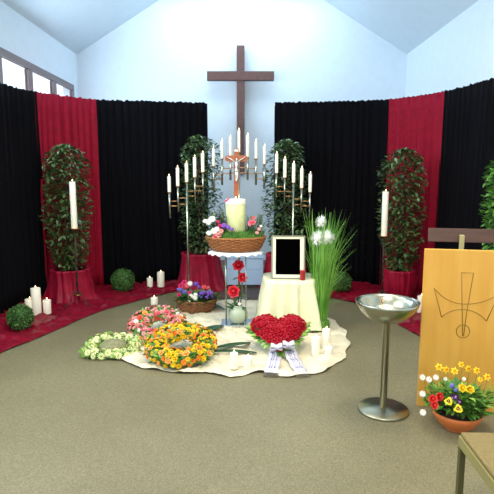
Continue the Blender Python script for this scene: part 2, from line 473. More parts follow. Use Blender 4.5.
potted_bush(285, 284, 138, 42, 42, 253, 'tall dark bush behind the right candelabra and the photo frame', 6, n=1500, Y=7.62)
potted_bush(398, 298, 147, 44, 32, 269, 'tall glossy bush in round crimson pot left of the lectern', 8, n=1900, Y=6.92, draped=False)
potted_bush(499, 330, 150, 46, 34, 262, 'green bush at the right edge, behind the lectern top', 9, n=1200, leafy='leaf_mid', Y=4.85)

# box balls
def box_ball(px, py, rpx, label, seed):
    r_ = random.Random(seed)
    d0 = G(px, py + rpx); Rr = rpx * d0.y / F * 1.0; Yc = d0.y + Rr * .3
    t = thing('boxwood_ball', (P(px, py, Yc).x, Yc, 0), label, 'topiary ball', 'round boxwood balls on the crimson cloth')
    c = Vector((0, 0, Rr + .012)); m = MB(); m.sphere(c, Rr * .86, 'leaf_box', 24, 16); m.build('core', t)
    m = MB()
    for i in range(1300):
        v = Vector((r_.gauss(0, 1), r_.gauss(0, 1), r_.gauss(0, 1))).normalized()
        L = .03 * r_.uniform(.7, 1.2); b = c + v * (Rr * r_.uniform(.84, .92))
        d = (v + Vector((r_.uniform(-.9, .9), r_.uniform(-.9, .9), r_.uniform(-.9, .9)))).normalized()
        if (b + d * L).z < .004: continue
        m.leaf(b, d, v, L, L * .6, 'leaf_box', .1, rows=2)
    m.build('foliage', t)
box_ball(20.5, 318.5, 13, 'boxwood ball at far left, beside the group of three pillar candles', 1)
box_ball(123, 281.5, 12.3, 'boxwood ball before the black curtain, right of the left bush', 2)
box_ball(341, 283, 11, 'boxwood ball just right of the tall ornamental grass', 3)

# ------------------------------------------------------------- candles
def candle(loc, r, h, label, group, name='pillar_candle', wax='wax', lit=True, taper=1.0):
    m = MB()
    m.lathe([(r * .97, 0), (r, .004), (r, h * .5), (r * taper, h - .004), (r * taper * .96, h), (r * taper * .75, h - .003), (r * .1, h - .006 if r > .026 else h + .001)], wax, 24)
    o = m.build(name, loc=loc); tag(o, label, 'candle', group)
    ft = h + (.0 if r > .026 else .002)
    wl = .014
    m = MB(); m.tube([(0, 0, ft - .008), (.001, 0, ft + wl * .5), (.002, 0, ft + wl)], .0016, 'wick', 6); m.build('wick', o)
    if lit:
        k = .85 if r < .02 else 1
        m = MB(); m.lathe([(.0005, 0), (.004 * k, .004), (.005 * k, .009), (.0035 * k, .017), (.0014 * k, .024), (.0003, .028)], 'flame', 10, (0.002, 0, ft + .004)); m.build('flame', o)
    return o
def pillar(px, ytop, ybot, wpx, label, group, z=.02, lit=True):
    g = G(px, ybot - wpx * .12, z); h = P(px, ytop + 1, g.y).z - z; r = wpx / 2 * g.y / F
    return candle(g, r, h, label, group, lit=lit)
GL = 'three pillar candles at far left'
pillar(37, 287, 316, 9.6, 'tallest white pillar candle of the three at far left', GL, .03)
pillar(30.5, 298, 316, 9.5, 'medium white pillar candle touching the boxwood ball at far left', GL, .03)
pillar(47.5, 299, 314.5, 8, 'short white pillar candle, right one of the three at far left', GL, .03)
pillar(150, 277, 287.5, 6, 'small white pillar candle on red cloth, left of the pair before the black curtain', 'pair of pillar candles behind the pink wreath', .03)
pillar(161, 271, 287.5, 7.4, 'taller white pillar candle of the pair on the red cloth before the black curtain', 'pair of pillar candles behind the pink wreath', .03)
pillar(154.5, 296.5, 308, 7.4, 'white pillar candle on bare floor right behind the pink wreath', None, .002)
pillar(420.5, 295, 314, 7.5, 'white pillar candle on the red cloth at the left edge of the lectern', None, .03)
GR = 'pillar candles at the right rim of the cream cloth'
pillar(315.5, 336, 356, 9, 'white pillar candle on the cream cloth, nearest to the red heart on its right', GR, .025)
pillar(326, 328, 350, 8.6, 'tallest white pillar candle on the right rim of the cream cloth', GR, .025)
pillar(328.5, 346, 357, 8.4, 'short white pillar candle on the cream cloth\'s right rim, before the tall one', GR, .025)
GF = 'pillar candles at the front of the cream cloth'
pillar(234, 352, 369, 8.6, 'white pillar candle at the front cloth edge, left one of the two', GF, .025)
pillar(248, 356, 369.5, 9.5, 'squat white pillar candle at the front cloth edge, right one of the two', GF, .025)

# ------------------------------------------------------------- candelabra
def candelabrum(px, Y, arms, label, tl, seed):
    """arms: (x, ycandletop, ycandlebottom, ytubebottom)"""
    c = P(px, 200, Y)
    t = thing('candelabrum', (c.x, Y, 0), label, 'candelabra', 'steel floor candelabra')
    pr = .0145
    m = MB(); m.lathe([(.13, 0), (.13, .012), (.12, .018), (.02, .024), (.016, .05)], 'steel', 32); m.build('base', t)
    info = []
    for (x, y1, y2, y3) in arms:
        q = P(x, y2, Y); zt = P(x, y1, Y).z; zb = P(x, y3, Y).z
        info.append((q.x - c.x, q.z, zt, zb))
    mid = min(range(len(info)), key=lambda i: abs(info[i][0]))
    for i, (x, z2, zt, zb) in enumerate(info):
        m = MB()
        if i == mid: x = 0; m.tube([(0, 0, .04), (0, 0, z2)], pr * 1.05, 'steel', 12)
        else: m.tube([(x, 0, zb), (x, 0, z2)], pr, 'steel', 12)
        info[i] = (x, z2, zt, zb)
        m.build('pole' if i == mid else 'tube', t)
        m = MB(); m.lathe([(.0146, -.02), (.023, -.006), (.024, 0)], 'brass', 14, (x, 0, z2)); m.build('cup', t)
    for i in range(len(info) - 1):
        a, b = info[i], info[i + 1]
        z = (min(a[1], b[1]) + max(a[3] if i != mid else -9, b[3] if i + 1 != mid else -9)) / 2
        lo = max(a[3] if i != mid else -9, b[3] if i + 1 != mid else -9)
        hi = min(a[1], b[1])
        for zz in (lo + (hi - lo) * .3, lo + (hi - lo) * .54):
            m = MB(); m.tube([(a[0], 0, zz), (b[0], 0, zz)], .007, 'brass', 8); m.build('crossbar', t)
    for i, (x, z2, zt, zb) in enumerate(info):
        hh = zt - z2 - .03
        candle(Vector((c.x + x, Y, z2 + .0005)), .0195 if len(info) > 5 else .0225, hh, tl[i], 'taper candles on the candelabra', name='taper_candle')
ordn = ['first', 'second', 'third', 'fourth', 'fifth', 'sixth', 'seventh']
candelabrum(187, 6.75, [(169.4, 174, 192, 218), (177.8, 165.5, 186, 212), (187, 161, 182, 260), (194.8, 155, 177, 202), (202.8, 151, 172, 197)],
            'five-armed steel candelabra left, its candles stepping up to the right',
            ['%s cream taper candle from the left on the left candelabra' % o for o in ordn[:5]], 1)
candelabrum(293.3, 6.75, [(276.5, 151.5, 173, 197.5), (284.8, 156.5, 177.5, 202), (293.3, 161, 182.5, 260), (301.6, 166, 188, 212), (310, 171.5, 192, 218)],
            'five-armed steel candelabra right, its candles stepping down to the right',
            ['%s cream taper candle from the left on the right candelabra' % o for o in ordn[:5]], 2)
candelabrum(239, 6.9, [(213.5, 146, 166, 191), (222, 139, 158.5, 185), (230.4, 135, 157, 180), (239, 128, 152, 260), (247.6, 133, 157, 180), (256, 139, 158.5, 185), (264.4, 144, 164, 189)],
            'seven-armed steel candelabra behind the crucifix, candles peaking in the middle',
            ['%s white taper candle from the left on the seven-armed centre candelabra' % o for o in ordn], 3)

# iron floor candle stands with tall candles
def floor_stand(px, ytop, ysau, ybase, label, clabel):
    g = G(px, ybase, .02); Y = g.y; zs = P(px, ysau, Y).z; X = P(px, ysau, Y).x
    t = thing('candle_stand', (X, Y, 0.0), label, 'candle stand', 'wrought iron candle stands')
    m = MB(); m.tube([(0, 0, .16), (0, 0, zs - .01)], .009, 'iron', 8)
    m.sphere((0, 0, .19), .02, 'iron'); m.sphere((0, 0, zs - .12), .015, 'iron'); m.build('pole', t)
    m = MB()
    for s in (0, PI):
        pts = [(.012 * math.cos(s + k * .7), .012 * math.sin(s + k * .7), .3 + (zs - .5) * k / 24) for k in range(25)]
        m.tube(pts, .005, 'iron', 6)
    m.build('twisted_bars', t)
    for k in range(3):
        a = PI / 2 + .15 + k * 2 * PI / 3; ca, sa = math.cos(a), math.sin(a); m = MB()
        pts = [Vector((ca * r, sa * r, z)) for r, z in ((.008, .19), (.045, .205), (.075, .15), (.11, .08), (.15, .03), (.185, .03), (.19, .05))]
        m.tube(catmull(pts, 5), .007, 'iron', 8); m.build('leg', t)
    m = MB(); m.lathe([(.05, .165), (.055, .16), (.05, .172)], 'brass', 20); m.build('ring', t)
    m = MB(); m.lathe([(.012, zs - .03), (.03, zs - .012), (.075, zs - .004), (.082, zs + .008), (.078, zs + .009), (.03, zs), (.001, zs)], 'brass', 24, cap=False); m.build('drip_plate', t)
    h = P(px, ytop, Y).z - zs - .035
    candle(Vector((X, Y, zs + .001)), .041 * Y / 6.7, h, clabel, 'tall white altar candles', name='altar_candle')
floor_stand(74.5, 179, 228.5, 305, 'black wrought iron tripod stand in front of the left bush', 'tall thick white candle before the left bush')
floor_stand(384, 189, 236, 304, 'black wrought iron tripod stand in front of the right bush', 'tall thick white candle before the right bush')

# ------------------------------------------------------------- blossoms
def petal_fan(m, n, L, W, mt, tilt, r0=0, z=0, rot=0, bend=.3, rows=2):
    for k in range(n):
        a = rot + 2 * PI * k / n
        o = Vector((math.cos(a), math.sin(a), 0)); d = o * math.cos(tilt) + Vector((0, 0, math.sin(tilt)))
        nn = -o * math.sin(tilt) + Vector((0, 0, math.cos(tilt)))
        m.leaf(o * r0 + Vector((0, 0, z)), d, nn, L, W, mt, bend, rows)
def mesh_rose(mt, name='rose'):
    m = MB()
    m.sphere((0, 0, .35), .3, mt, 8, 6, (1, 1, 1.2))
    petal_fan(m, 5, .66, .85, mt, 1.3, .16, 0, .2, -.25)
    petal_fan(m, 6, .78, 1.0, mt, 1.0, .2, 0, .6, -.05, 3)
    petal_fan(m, 6, .85, 1.15, mt, .6, .2, 0, .1, .3, 3)
    return m.mesh(name)
def mesh_mum(mt, mc, name='mum'):
    m = MB(); petal_fan(m, 12, .95, .34, mt, .12, .05, 0, 0, .2); petal_fan(m, 11, .75, .32, mt, .5, .05, .05, .3, .1); petal_fan(m, 8, .5, .3, mt, .95, .04, .08, .1, 0)
    m.sphere((0, 0, .14), .2, mc, 8, 6, (1, 1, .7)); return m.mesh(name)
def mesh_hydr(mt, name='hydrangea'):
    m = MB(); r_ = random.Random(4)
    for k in range(46):
        v = Vector((r_.gauss(0, 1), r_.gauss(0, 1), abs(r_.gauss(0, 1)) * .9 + .05)).normalized() * .8
        q = v.to_track_quat('Z', 'Y'); sub = MB(); petal_fan(sub, 4, .3, .27, mt, .15, .0, 0, r_.random() * 3)
        m.add([q @ p + v for p in sub.v], sub.f, mt)
    m.sphere((0, 0, 0), .6, 'leaf_mid', 10, 8); return m.mesh(name)
def mesh_daff(name='daffodil'):
    m = MB(); petal_fan(m, 6, 1, .6, 'daff', .1, .05, 0, 0, .1)
    m.lathe([(.2, 0), (.28, .25), (.4, .5), (.33, .45), (.15, .1)], 'daff_cup', 12, cap=False); return m.mesh(name)
def mesh_pansy(mt, mb, name='pansy'):
    m = MB()
    for a, L, W in ((.6, .9, .8), (PI - .6, .9, .8), (-.25, .8, .75), (PI + .25, .8, .75), (-PI / 2, .95, 1.05)):
        o = Vector((math.cos(a), math.sin(a), 0)); m.leaf(o * -.05, o, (0, 0, 1), L, W, mt, .08, 5)
        m.leaf(o * -.02 + Vector((0, 0, .05)), o, (0, 0, 1), L * .55, W * .5, mb, .05, 3)
    m.sphere((0, 0, .08), .1, 'daff', 8, 6); return m.mesh(name)
def rq(n, r_, jit=.35):
    v = (Vector(n).normalized() + Vector((r_.uniform(-jit, jit), r_.uniform(-jit, jit), r_.uniform(-jit, jit)))).normalized()
    from mathutils import Quaternion
    return v.to_track_quat('Z', 'Y') @ Quaternion((0, 0, 1), r_.random() * 6.28)
BL = {}
for k in ('rose_red', 'rose_vase', 'yellow', 'orange', 'apricot', 'pink', 'pink_light', 'salmon', 'magenta', 'white_flower'): BL['r_' + k] = mesh_rose(k, k + '_rose')
BL['m_yellow'] = mesh_mum('yellow', 'orange', 'yellow_mum'); BL['m_cream'] = mesh_mum('cream_flower', 'leaf_light', 'cream_mum')
BL['m_white'] = mesh_mum('white_flower', 'daff', 'white_daisy'); BL['m_pink'] = mesh_mum('pink_light', 'magenta', 'pink_mum'); BL['m_orange'] = mesh_mum('orange', 'yellow', 'orange_mum')
BL['h_purple'] = mesh_hydr('purple', 'purple_hydrangea'); BL['h_blue'] = mesh_hydr('violet_blue', 'blue_hydrangea')
BL['daff'] = mesh_daff(); BL['pansy_dark'] = mesh_pansy('pansy_dark', 'purple', 'dark_pansy'); BL['pansy_yellow'] = mesh_pansy('daff', 'pansy_dark', 'yellow_pansy')
BL['r_poppy'] = mesh_rose('poppy_red', 'poppy')

def bloom_parts(t, items, name, key):
    """the first 100 blossoms are parts of their own, the rest one part"""
    items = sorted(items, key=key, reverse=True)
    for mk, p, q, sc in items[:100]: inst(BL[mk], name, t, p, q, sc)
    if len(items) > 100:
        m = MB()
        for mk, p, q, sc in items[100:]:
            me = BL[mk]; vs = [p + q @ (v.co * sc) for v in me.vertices]; names = [x.name for x in me.materials]
            for mi, nm in enumerate(names):
                fs = [tuple(f.vertices) for f in me.polygons if f.material_index == mi]
                if not fs: continue
                us = sorted({i for f in fs for i in f}); mp = {u: i for i, u in enumerate(us)}
                m.add([vs[u] for u in us], [tuple(mp[i] for i in f) for f in fs], nm)
        tag(m.build('small_' + name + 's', t), kind='stuff')
def wreath(px, py, Rw, rt, palette, n, size, label, seed, tilt=0, ry=1.0, zc=.1, Y=None, leafm='leaf_mid', name='funeral_wreath', partn='blossom', sq=0, cat='wreath', dome=0):
    r_ = random.Random(seed); g = G(px, py, zc)
    if Y: g = Vector((P(px, py, Y).x, Y, zc))
    t = thing(name, (g.x, g.y, 0), label, cat)
    M = Matrix.Translation((0, 0, zc)) @ Matrix.Rotation(tilt, 4, 'X')
    def ring(a):
        k = 1 + sq * (abs(math.cos(2 * a)) * -.0 + .12 * (1 - math.cos(4 * a)))
        return Vector((Rw * math.cos(a) * k, Rw * ry * math.sin(a) * k, 0))
    m = MB(); vs = []; N1, N2 = 40, 10
    for i in range(N1):
        a = 2 * PI * i / N1; c = ring(a); o = c.normalized()
        for j in range(N2):
            b = 2 * PI * j / N2; vs.append(M @ (c + o * rt * .8 * math.cos(b) + Vector((0, 0, rt * .65 * math.sin(b)))))
    m.add(vs, [(i * N2 + j, ((i + 1) % N1) * N2 + j, ((i + 1) % N1) * N2 + (j + 1) % N2, i * N2 + (j + 1) % N2) for i in range(N1) for j in range(N2)], 'moss')
    m.build('wreath_base', t)
    m = MB()
    for i in range(160 if dome else 420):
        a = r_.random() * 2 * PI; b = r_.uniform(-.4, PI + .4); c = ring(a); o = c.normalized()
        nn = o * math.cos(b) + Vector((0, 0, math.sin(b)))
        p = M @ (c + Vector((o.x * rt * .8 * math.cos(b), o.y * rt * .8 * math.cos(b), rt * .65 * math.sin(b))))
        tg = Vector((-o.y, o.x, 0)); d = (nn * r_.uniform(.1, .8) + tg * r_.uniform(-1, 1)).normalized()
        L = r_.uniform(.04, .075)
        if (p + d * L).z < .01: d.z = abs(d.z) * .3; p.z = max(p.z, .015)
        m.leaf(p, M.to_3x3() @ d, M.to_3x3() @ nn, L, L * .45, leafm if r_.random() < .6 else 'leaf_light', .2)
    m.build('foliage', t)
    if dome:
        m = MB(); m.lathe([(dome, -.03), (dome * .95, .02), (dome * .7, .05), (dome * .3, .066), (.001, .07)], 'cushion', 28, (0, 0, zc)); m.build('center_cushion', t)
    used = []; items = []
    tries = 0
    while len(used) < n and tries < 8000:
        tries += 1
        a = r_.random() * 2 * PI; b = r_.uniform(-.1, PI + .1); c = ring(a); o = c.normalized()
        nn = o * math.cos(b) + Vector((0, 0, math.sin(b)))
        q = c + Vector((o.x * rt * math.cos(b), o.y * rt * math.cos(b), rt * .85 * math.sin(b)))
        s = size * r_.uniform(.75, 1.2)
        if any((q - u).length < (s + us) * .52 for u, us in used): continue
        used.append((q, s)); p = M @ q
        if p.z < .03: p.z = .03
        mk = r_.choice(palette)
        items.append((mk, p, rq(M.to_3x3() @ nn, r_, .3), s * (.85 if mk[0] == 'm' else .78)))
    bloom_parts(t, items, partn, lambda it: (Vector((0, -1, .6)).dot(it[1])))
    return t
wreath(181, 345.5, .235, .1, ['r_yellow', 'm_yellow', 'r_orange', 'r_apricot', 'm_yellow', 'r_yellow', 'm_orange'], 165, .038,
       'round wreath of yellow and orange flowers in front of the pink one', 21, tilt=rad(13), zc=.14)
wreath(157.5, 326, .205, .1, ['r_pink', 'r_pink_light', 'r_salmon', 'm_pink', 'r_pink', 'r_pink_light', 'r_apricot', 'm_pink', 'm_white'], 160, .037,
       'round wreath of pink and salmon flowers behind the yellow one', 22, tilt=rad(22), zc=.14)
wreath(113, 346.5, .205, .05, ['m_cream', 'm_cream', 'm_cream', 'm_cream', 'm_cream', 'm_cream'], 100, .052,
       'small low wreath of pale cream flowers, leftmost on the floor', 23, tilt=rad(4), dome=.14, zc=.05, ry=.98, sq=1, leafm='leaf_light')

# heart of roses
r_ = random.Random(31)
hb = G(280, 355, .05)
t = thing('rose_heart', (hb.x, hb.y, 0), 'heart-shaped arrangement of red roses edged with green leaves, leaning at the draped table', 'flower heart')
tl = rad(32); U = Vector((1, 0, 0)); V = Vector((0, math.cos(tl), math.sin(tl))); N = Vector((0, -math.sin(tl), math.cos(tl))); O = Vector((0, 0, .05))
def hcurve(a, k=1.0):
    x = 16 * math.sin(a) ** 3; y = 13 * math.cos(a) - 5 * math.cos(2 * a) - 2 * math.cos(3 * a) - math.cos(4 * a)
    return x / 16 * .265 * k, ((y + 17) / 29 - .5) * .45 * k + .235
def inheart(x, y):
    pts = [hcurve(2 * PI * i / 60) for i in range(60)]; c = False
    for i in range(60):
        x1, y1 = pts[i]; x2, y2 = pts[i - 1]
        if (y1 > y) != (y2 > y) and x < (x2 - x1) * (y - y1) / (y2 - y1) + x1: c = not c
    return c
m = MB(); vs = []; n = 60
for lay, (k, h) in enumerate(((.92, -.03), (1.0, 0), (.9, .045), (.5, .07), (.02, .075))):
    for i in range(n):
        x, y = hcurve(2 * PI * i / n, k); vs.append(O + U * x + V * (y + (.235 * 0)) + N * h)
m.add(vs, [(l * n + i, l * n + (i + 1) % n, (l + 1) * n + (i + 1) % n, (l + 1) * n + i) for l in range(4) for i in range(n)] + [tuple(range(n))], 'moss')
m.build('foam_base', t)
m = MB()
for i in range(260):
    a = 2 * PI * r_.random(); x, y = hcurve(a); x2, y2 = hcurve(a, 1.3)
    out_ = (U * (x2 - x) + V * (y2 - y)).normalized()
    if y < .1 and r_.random() < .5: continue
    if y > .36 and r_.random() < .85: continue
    L = r_.uniform(.05, .09); p = O + U * x * .97 + V * (.235 + (y - .235) * .97) + N * r_.uniform(-.015, .03)
    d = (out_ + N * r_.uniform(-.1, .6) + (U * r_.uniform(-.6, .6)))
    if (p + d * L).z < .02: d.z = .1
    m.leaf(p, d, N, L, L * .45, 'leaf_light' if r_.random() < .6 else 'leaf_mid', .2)
m.build('foliage', t)
pos = []; tries = 0
while len(pos) < 205 and tries < 60000:
    tries += 1
    x = r_.uniform(-.27, .27); y = r_.uniform(0, .5)
    if not inheart(x, y) or any(math.hypot(x - a, y - b) < .0265 for a, b in pos): continue
    pos.append((x, y))
items = []
for x, y in pos:
    e = min(1, min(math.hypot(x - hcurve(2 * PI * i / 60)[0], y - hcurve(2 * PI * i / 60)[1]) for i in range(60)) / .1)
    nn = N + (U * x + V * (y - .25)) * (1 - e) * 4
    items.append(('r_rose_red', O + U * x + V * y + N * (.03 + .06 * math.sqrt(e) + r_.uniform(-.004, .004)), rq(nn, r_, .25), .029 * r_.uniform(.9, 1.12)))
bloom_parts(t, items, 'rose_blossom', lambda it: -it[1].y)

# ribbons with bows
def ribbon(pts, w, label, tx):
    g0 = Vector((pts[-1].x, pts[-1].y, 0))
    t = thing('memorial_ribbon', g0, label, 'ribbon', 'printed ribbons on the rose heart')
    pa = catmull([p - g0 for p in pts], 8); m = MB(); vs = []
    sides = []
    for i, p in enumerate(pa):
        tg = (pa[min(i + 1, len(pa) - 1)] - pa[max(0, i - 1)]).normalized(); sd = tg.cross(Vector((0, 0, 1))).normalized()
        sides.append(sd); z = .009 * math.sin(i * .8)
        vs += [p - sd * w / 2 + Vector((0, 0, z)), p + Vector((0, 0, z + .003)), p + sd * w / 2 + Vector((0, 0, z))]
    m.add(vs, [(i * 3 + j, i * 3 + j + 1, i * 3 + j + 4, i * 3 + j + 3) for i in range(len(pa) - 1) for j in (0, 1)], 'ribbon')
    m.build('tail', t, solid=.001)
    # printed scrawl
    m = MB(); n = len(pa)
    for row in (-.022, .004, .024):
        pr = []
        for k in range(26):
            f = (.32 + .5 * k / 25) * (n - 1); i = int(f); p = pa[i].lerp(pa[i + 1], f - i)
            i_ = f; z = .009 * math.sin(i_ * .8)
            pr.append(p + sides[i] * (row + .007 * math.sin(k * 2.1 + row * 90)) + Vector((0, 0, z + .0055)))
        m.tube(pr, .0019, 'ribbon_print', 4)
    m.build('print', t)
    m = MB(); p = pa[-1]; tg = (pa[-1] - pa[-2]).normalized(); sd = sides[-1]
    for k in range(24):
        q = p + sd * w * (k / 23 - .5) + Vector((0, 0, .003)); e = q + tg * .035 + sd * r_.uniform(-.004, .004); e.z = .006
        m.tube([q, e], .0017, 'fringe', 4)
    m.build('fringe', t)
    # bow loops at the top
    c = pa[0]; m = MB()
    for s in (-1, 1):
        lp = [c + Vector((s * .03 * k_ * 1.0, y_, z_)) for k_, y_, z_ in ((0, 0, 0), (1, -.012, .02), (1.7, -.012, .022), (1.8, 0, .0), (1.3, -.005, -.012), (0, 0, 0))]
        lp = catmull(lp, 4); vs = []
        for q in lp: vs += [q + Vector((0, -.02, -.014)), q + Vector((0, .02, .014))]
        m.add(vs, [(2 * i, 2 * i + 1, 2 * i + 3, 2 * i + 2) for i in range(len(lp) - 1)], 'ribbon')
    m.sphere(c + Vector((0, -.008, .004)), .014, 'ribbon', 8, 6); m.build('bow', t, solid=.001)
ribbon([P(276.5, 347, 4.52), G(275.5, 352, .07), G(274, 360, .05), G(272, 368, .045), G(271, 373, .03)], .125, 'left white printed memorial ribbon with bow hanging from the red heart', 1)
ribbon([P(288.5, 344.5, 4.54), G(290, 351, .08), G(294, 360, .055), G(299, 368, .045), G(302, 374.5, .02)], .12, 'right white printed memorial ribbon with bow, trailing to the cloth edge', 2)

# ------------------------------------------------------------- draped table, frame, red candle
tc = P(288.5, 300, 5.58); TX = tc.x; TY = 5.62; TZ = .60; TW = .29; TD = .24
t = thing('side_table', (TX, TY, 0), 'small table hidden under the pale draped cloth behind the red heart', 'table')
m = MB(); m.box((-TW + .07, -TD + .06, TZ - .045), (TW - .07, TD - .06, TZ - .014), 'pale_wood'); m.build('tabletop', t, smooth=False)
for sx in (-1, 1):
    for sy in (-1, 1):
        m = MB(); m.box((sx * .2 - .02, sy * .15 - .02, .025), (sx * .2 + .02, sy * .15 + .02, TZ - .045), 'pale_wood'); m.build('leg', t, smooth=False)
def rrect(a, hx, hy, e=5):
    c, s = math.cos(a), math.sin(a); k = (abs(c) ** e + abs(s) ** e) ** (-1 / e); return c * k * hx, s * k * hy
m = MB(); NA = 200; vs = []; rows = [(0, .02), (0, .5), (0, .9), (0, 1)] + [(i / 14, 1) for i in range(1, 15)]
for d, k in rows:
    for i in range(NA):
        a = 2 * PI * i / NA; x, y = rrect(a, TW, TD)
        if d == 0: vs.append((x * k, y * k, TZ)); continue
        f = (math.sin(a * 13 + 2.5 * nz(a * 1.3, 7)) * .7 + math.sin(a * 23 + 1) * .35) * .04 * d ** .6
        fl = 1 + .17 * d + (.12 * d if True else 0) * abs(math.sin(2 * a)) ** 3
        L = math.hypot(x, y); ux, uy = x / L, y / L
        ed = .012 if d < .08 else 0
        vs.append((x * fl + ux * f - ux * ed * 0, y * (1 + .12 * d + .08 * d * abs(math.sin(2 * a)) ** 3) + uy * f, TZ - .012 * min(1, d * 20) - d * (TZ - .045 + .015 * math.sin(a * 9)) + (0)))
m.add(vs, [(j * NA + i, j * NA + (i + 1) % NA, (j + 1) * NA + (i + 1) % NA, (j + 1) * NA + i) for j in range(len(rows) - 1) for i in range(NA)], 'table_cloth')
tag(m.build('tablecloth', loc=(TX, TY, 0)), 'pale cream draped cloth hanging in folds over the small table with the photo frame', 'tablecloth')

fb = P(288, 281, 5.46)
t = thing('picture_frame', (fb.x, 5.46, TZ + .003), 'upright photo frame with black picture and cream mat on the draped table', 'picture frame', rz=rad(-3))
fw = 34 * 5.5 / F / 2; fh = P(288, 235.5, 5.52).z - TZ
Mf = Matrix.Rotation(rad(-9), 4, 'X'); b_ = .016
m = MB(); 
for a, b in (((-fw, 0, 0), (-fw + b_, .02, fh)), ((fw - b_, 0, 0), (fw, .02, fh)), ((-fw + b_, 0, 0), (fw - b_, .02, b_)), ((-fw + b_, 0, fh - b_), (fw - b_, .02, fh))): m.box(a, b, 'frame_metal', Mf)
m.build('frame', t, smooth=False)
m = MB(); m.box((-fw + b_, .006, b_), (fw - b_, .012, fh - b_), 'mat_cream', Mf); m.build('mat', t, smooth=False)
m = MB(); m.box((-fw + .048, .0045, .05), (fw - .054, .006, fh - .036), 'photo_black', Mf); m.build('picture', t, smooth=False)
m = MB(); m.box((-fw + b_, .012, b_), (fw - b_, .019, fh - b_), 'dark_wood', Mf); m.build('backing', t, smooth=False)
m = MB(); m.tube([Mf @ Vector((0, .02, fh * .7)), (0, .2, .004)], .006, 'dark_wood', 6); m.build('strut', t)
rc = P(302.5, 284, 5.42)
m = MB(); m.lathe([(.026, 0), (.03, .004), (.03, .1), (.033, .105), (.031, .11), (.025, .108), (.001, .1)], 'red_glass', 20, (0, 0, 0))
tag(m.build('votive_candle', loc=(rc.x, 5.415, TZ + .001)), 'small red votive candle on the draped table before the frame corner', 'candle')

# ------------------------------------------------------------- ornamental grass
g = G(320.5, 331, .02); r_ = random.Random(41)
t = thing('ornamental_grass', (g.x, g.y + .05, 0.0), 'tall green grass arrangement with white pompom flowers right of the draped table', 'plant')
m = MB(); m.lathe([(.09, .015), (.105, .03), (.11, .09), (.1, .13), (.06, .16), (.001, .17)], 'moss', 28, fn=lambda r, z, w: r * (1 + .06 * nz(math.cos(w) * 3, math.sin(w) * 3, z * 20))); m.build('moss_base', t)
m = MB()
for i in range(620):
    a = r_.random() * 2 * PI; r0 = .08 * math.sqrt(r_.random()); H = r_.uniform(.55, 1.42) if r_.random() < .75 else r_.uniform(.3, .8)
    b = Vector((r0 * math.cos(a), r0 * math.sin(a), .12)); lean = r_.uniform(.04, .2) * H; a2 = a + r_.uniform(-.6, .6)
    if math.cos(a2) < -.2 and math.sin(a2) < .5: a2 = r_.uniform(-.9, 2.0)
    arch = r_.random() < .3; pts = []
    for k in range(9):
        s = k / 8; out_ = lean * (s ** 1.6) + (.16 * max(0, s - .55) * 2.2 if arch else 0)
        zz = H * (s - (.35 * max(0, s - .6) ** 1.2 if arch else .04 * s * s)) * .93
        pts.append(b + Vector((math.cos(a2) * out_, math.sin(a2) * out_, zz)))
    w = r_.uniform(.006, .012); vs = []; sd = Vector((-math.sin(a2), math.cos(a2), 0))
    yaw = r_.uniform(-1, 1); sd = Matrix.Rotation(yaw, 3, 'Z') @ sd
    for k, p in enumerate(pts):
        ww = w * (1 - .85 * (k / 8) ** 2) / 2; vs += [p - sd * ww, p + sd * ww]
    m.add(vs, [(2 * k, 2 * k + 1, 2 * k + 3, 2 * k + 2) for k in range(8)], 'grass')
m.build('grass_blades', t)
for px, py, rp in ((321, 221.5, 5.5), (317.5, 238, 7), (327.5, 237, 7)):
    q = P(px, py, g.y - .06) - Vector(t.location); R0 = rp * 5.4 / F
    m = MB(); m.tube([(0.01, 0, .15), (q.x * .5, q.y * .5, q.z * .55), tuple(q)], .004, 'leaf_mid', 6); st = m.build('flower_stem', t)
    m = MB(); m.sphere(q, R0 * .55, 'fluff', 12, 8)
    for i in range(330):
        v = Vector((r_.gauss(0, 1), r_.gauss(0, 1), r_.gauss(0, 1))).normalized()
        m.leaf(q + v * R0 * .4, v, v.orthogonal(), R0 * r_.uniform(.45, .95), .004, 'fluff', .0, 2)
    m.build('pompom', st)

# ------------------------------------------------------------- acrylic stand + basket + candle + crucifix + vase
SY = 5.68; sc = G(237, 326); SX = P(236, 290, SY).x; SZ = P(236, 250.5, SY).z
t = thing('display_stand', (SX, SY, 0.0), 'clear acrylic stand with thin posts carrying the wicker basket', 'stand')
m = MB(); m.box((-.17, -.14, .03), (.2, .14, .042), 'mirror'); m.build('base_plate', t, smooth=False, bevel=.003)
m = MB(); m.box((-.16, -.15, SZ - .012), (.16, .15, SZ), 'acrylic'); m.build('top_plate', t, smooth=False)
for i, (x, y) in enumerate(((-.115, -.1), (.115, -.1), (-.115, .1), (.115, .1))):
    m = MB(); m.tube([(x, y, .042), (x, y, SZ - .012)], .005, 'steel', 10); m.build('post', t)
for s in (-1, 1):
    m = MB(); m.box((s * .118 - .002, -.1, .042), (s * .118 + .002, .1, SZ - .012), 'acrylic'); m.build('side_panel', t, smooth=False)
m = MB(); NA = 96; vs = [(0, 0, 0)]
rings = ((.15, 0), (.27, .0), (.295, -.012), (.312, -.03))
for q, (r, z) in enumerate(rings):
    for k in range(NA):
        a = 2 * PI * k / NA; rr = r * (1 + (.03 * abs(math.sin(a * 9)) if q == 3 else 0)); vs.append((rr * math.cos(a), rr * math.sin(a) * .8, z + (.012 * math.sin(a * 18) if q == 3 else 0)))
fs = [(0, 1 + k, 1 + (k + 1) % NA) for k in range(NA)]
for q in range(3): fs += [(1 + q * NA + k, 1 + (q + 1) * NA + k, 1 + (q + 1) * NA + (k + 1) % NA, 1 + q * NA + (k + 1) % NA) for k in range(NA)]
m.add(vs, fs, 'white_lace'); tag(m.build('doily', loc=(SX, SY, SZ + .002), solid=.002), 'white scalloped lace doily under the wicker basket', 'doily')

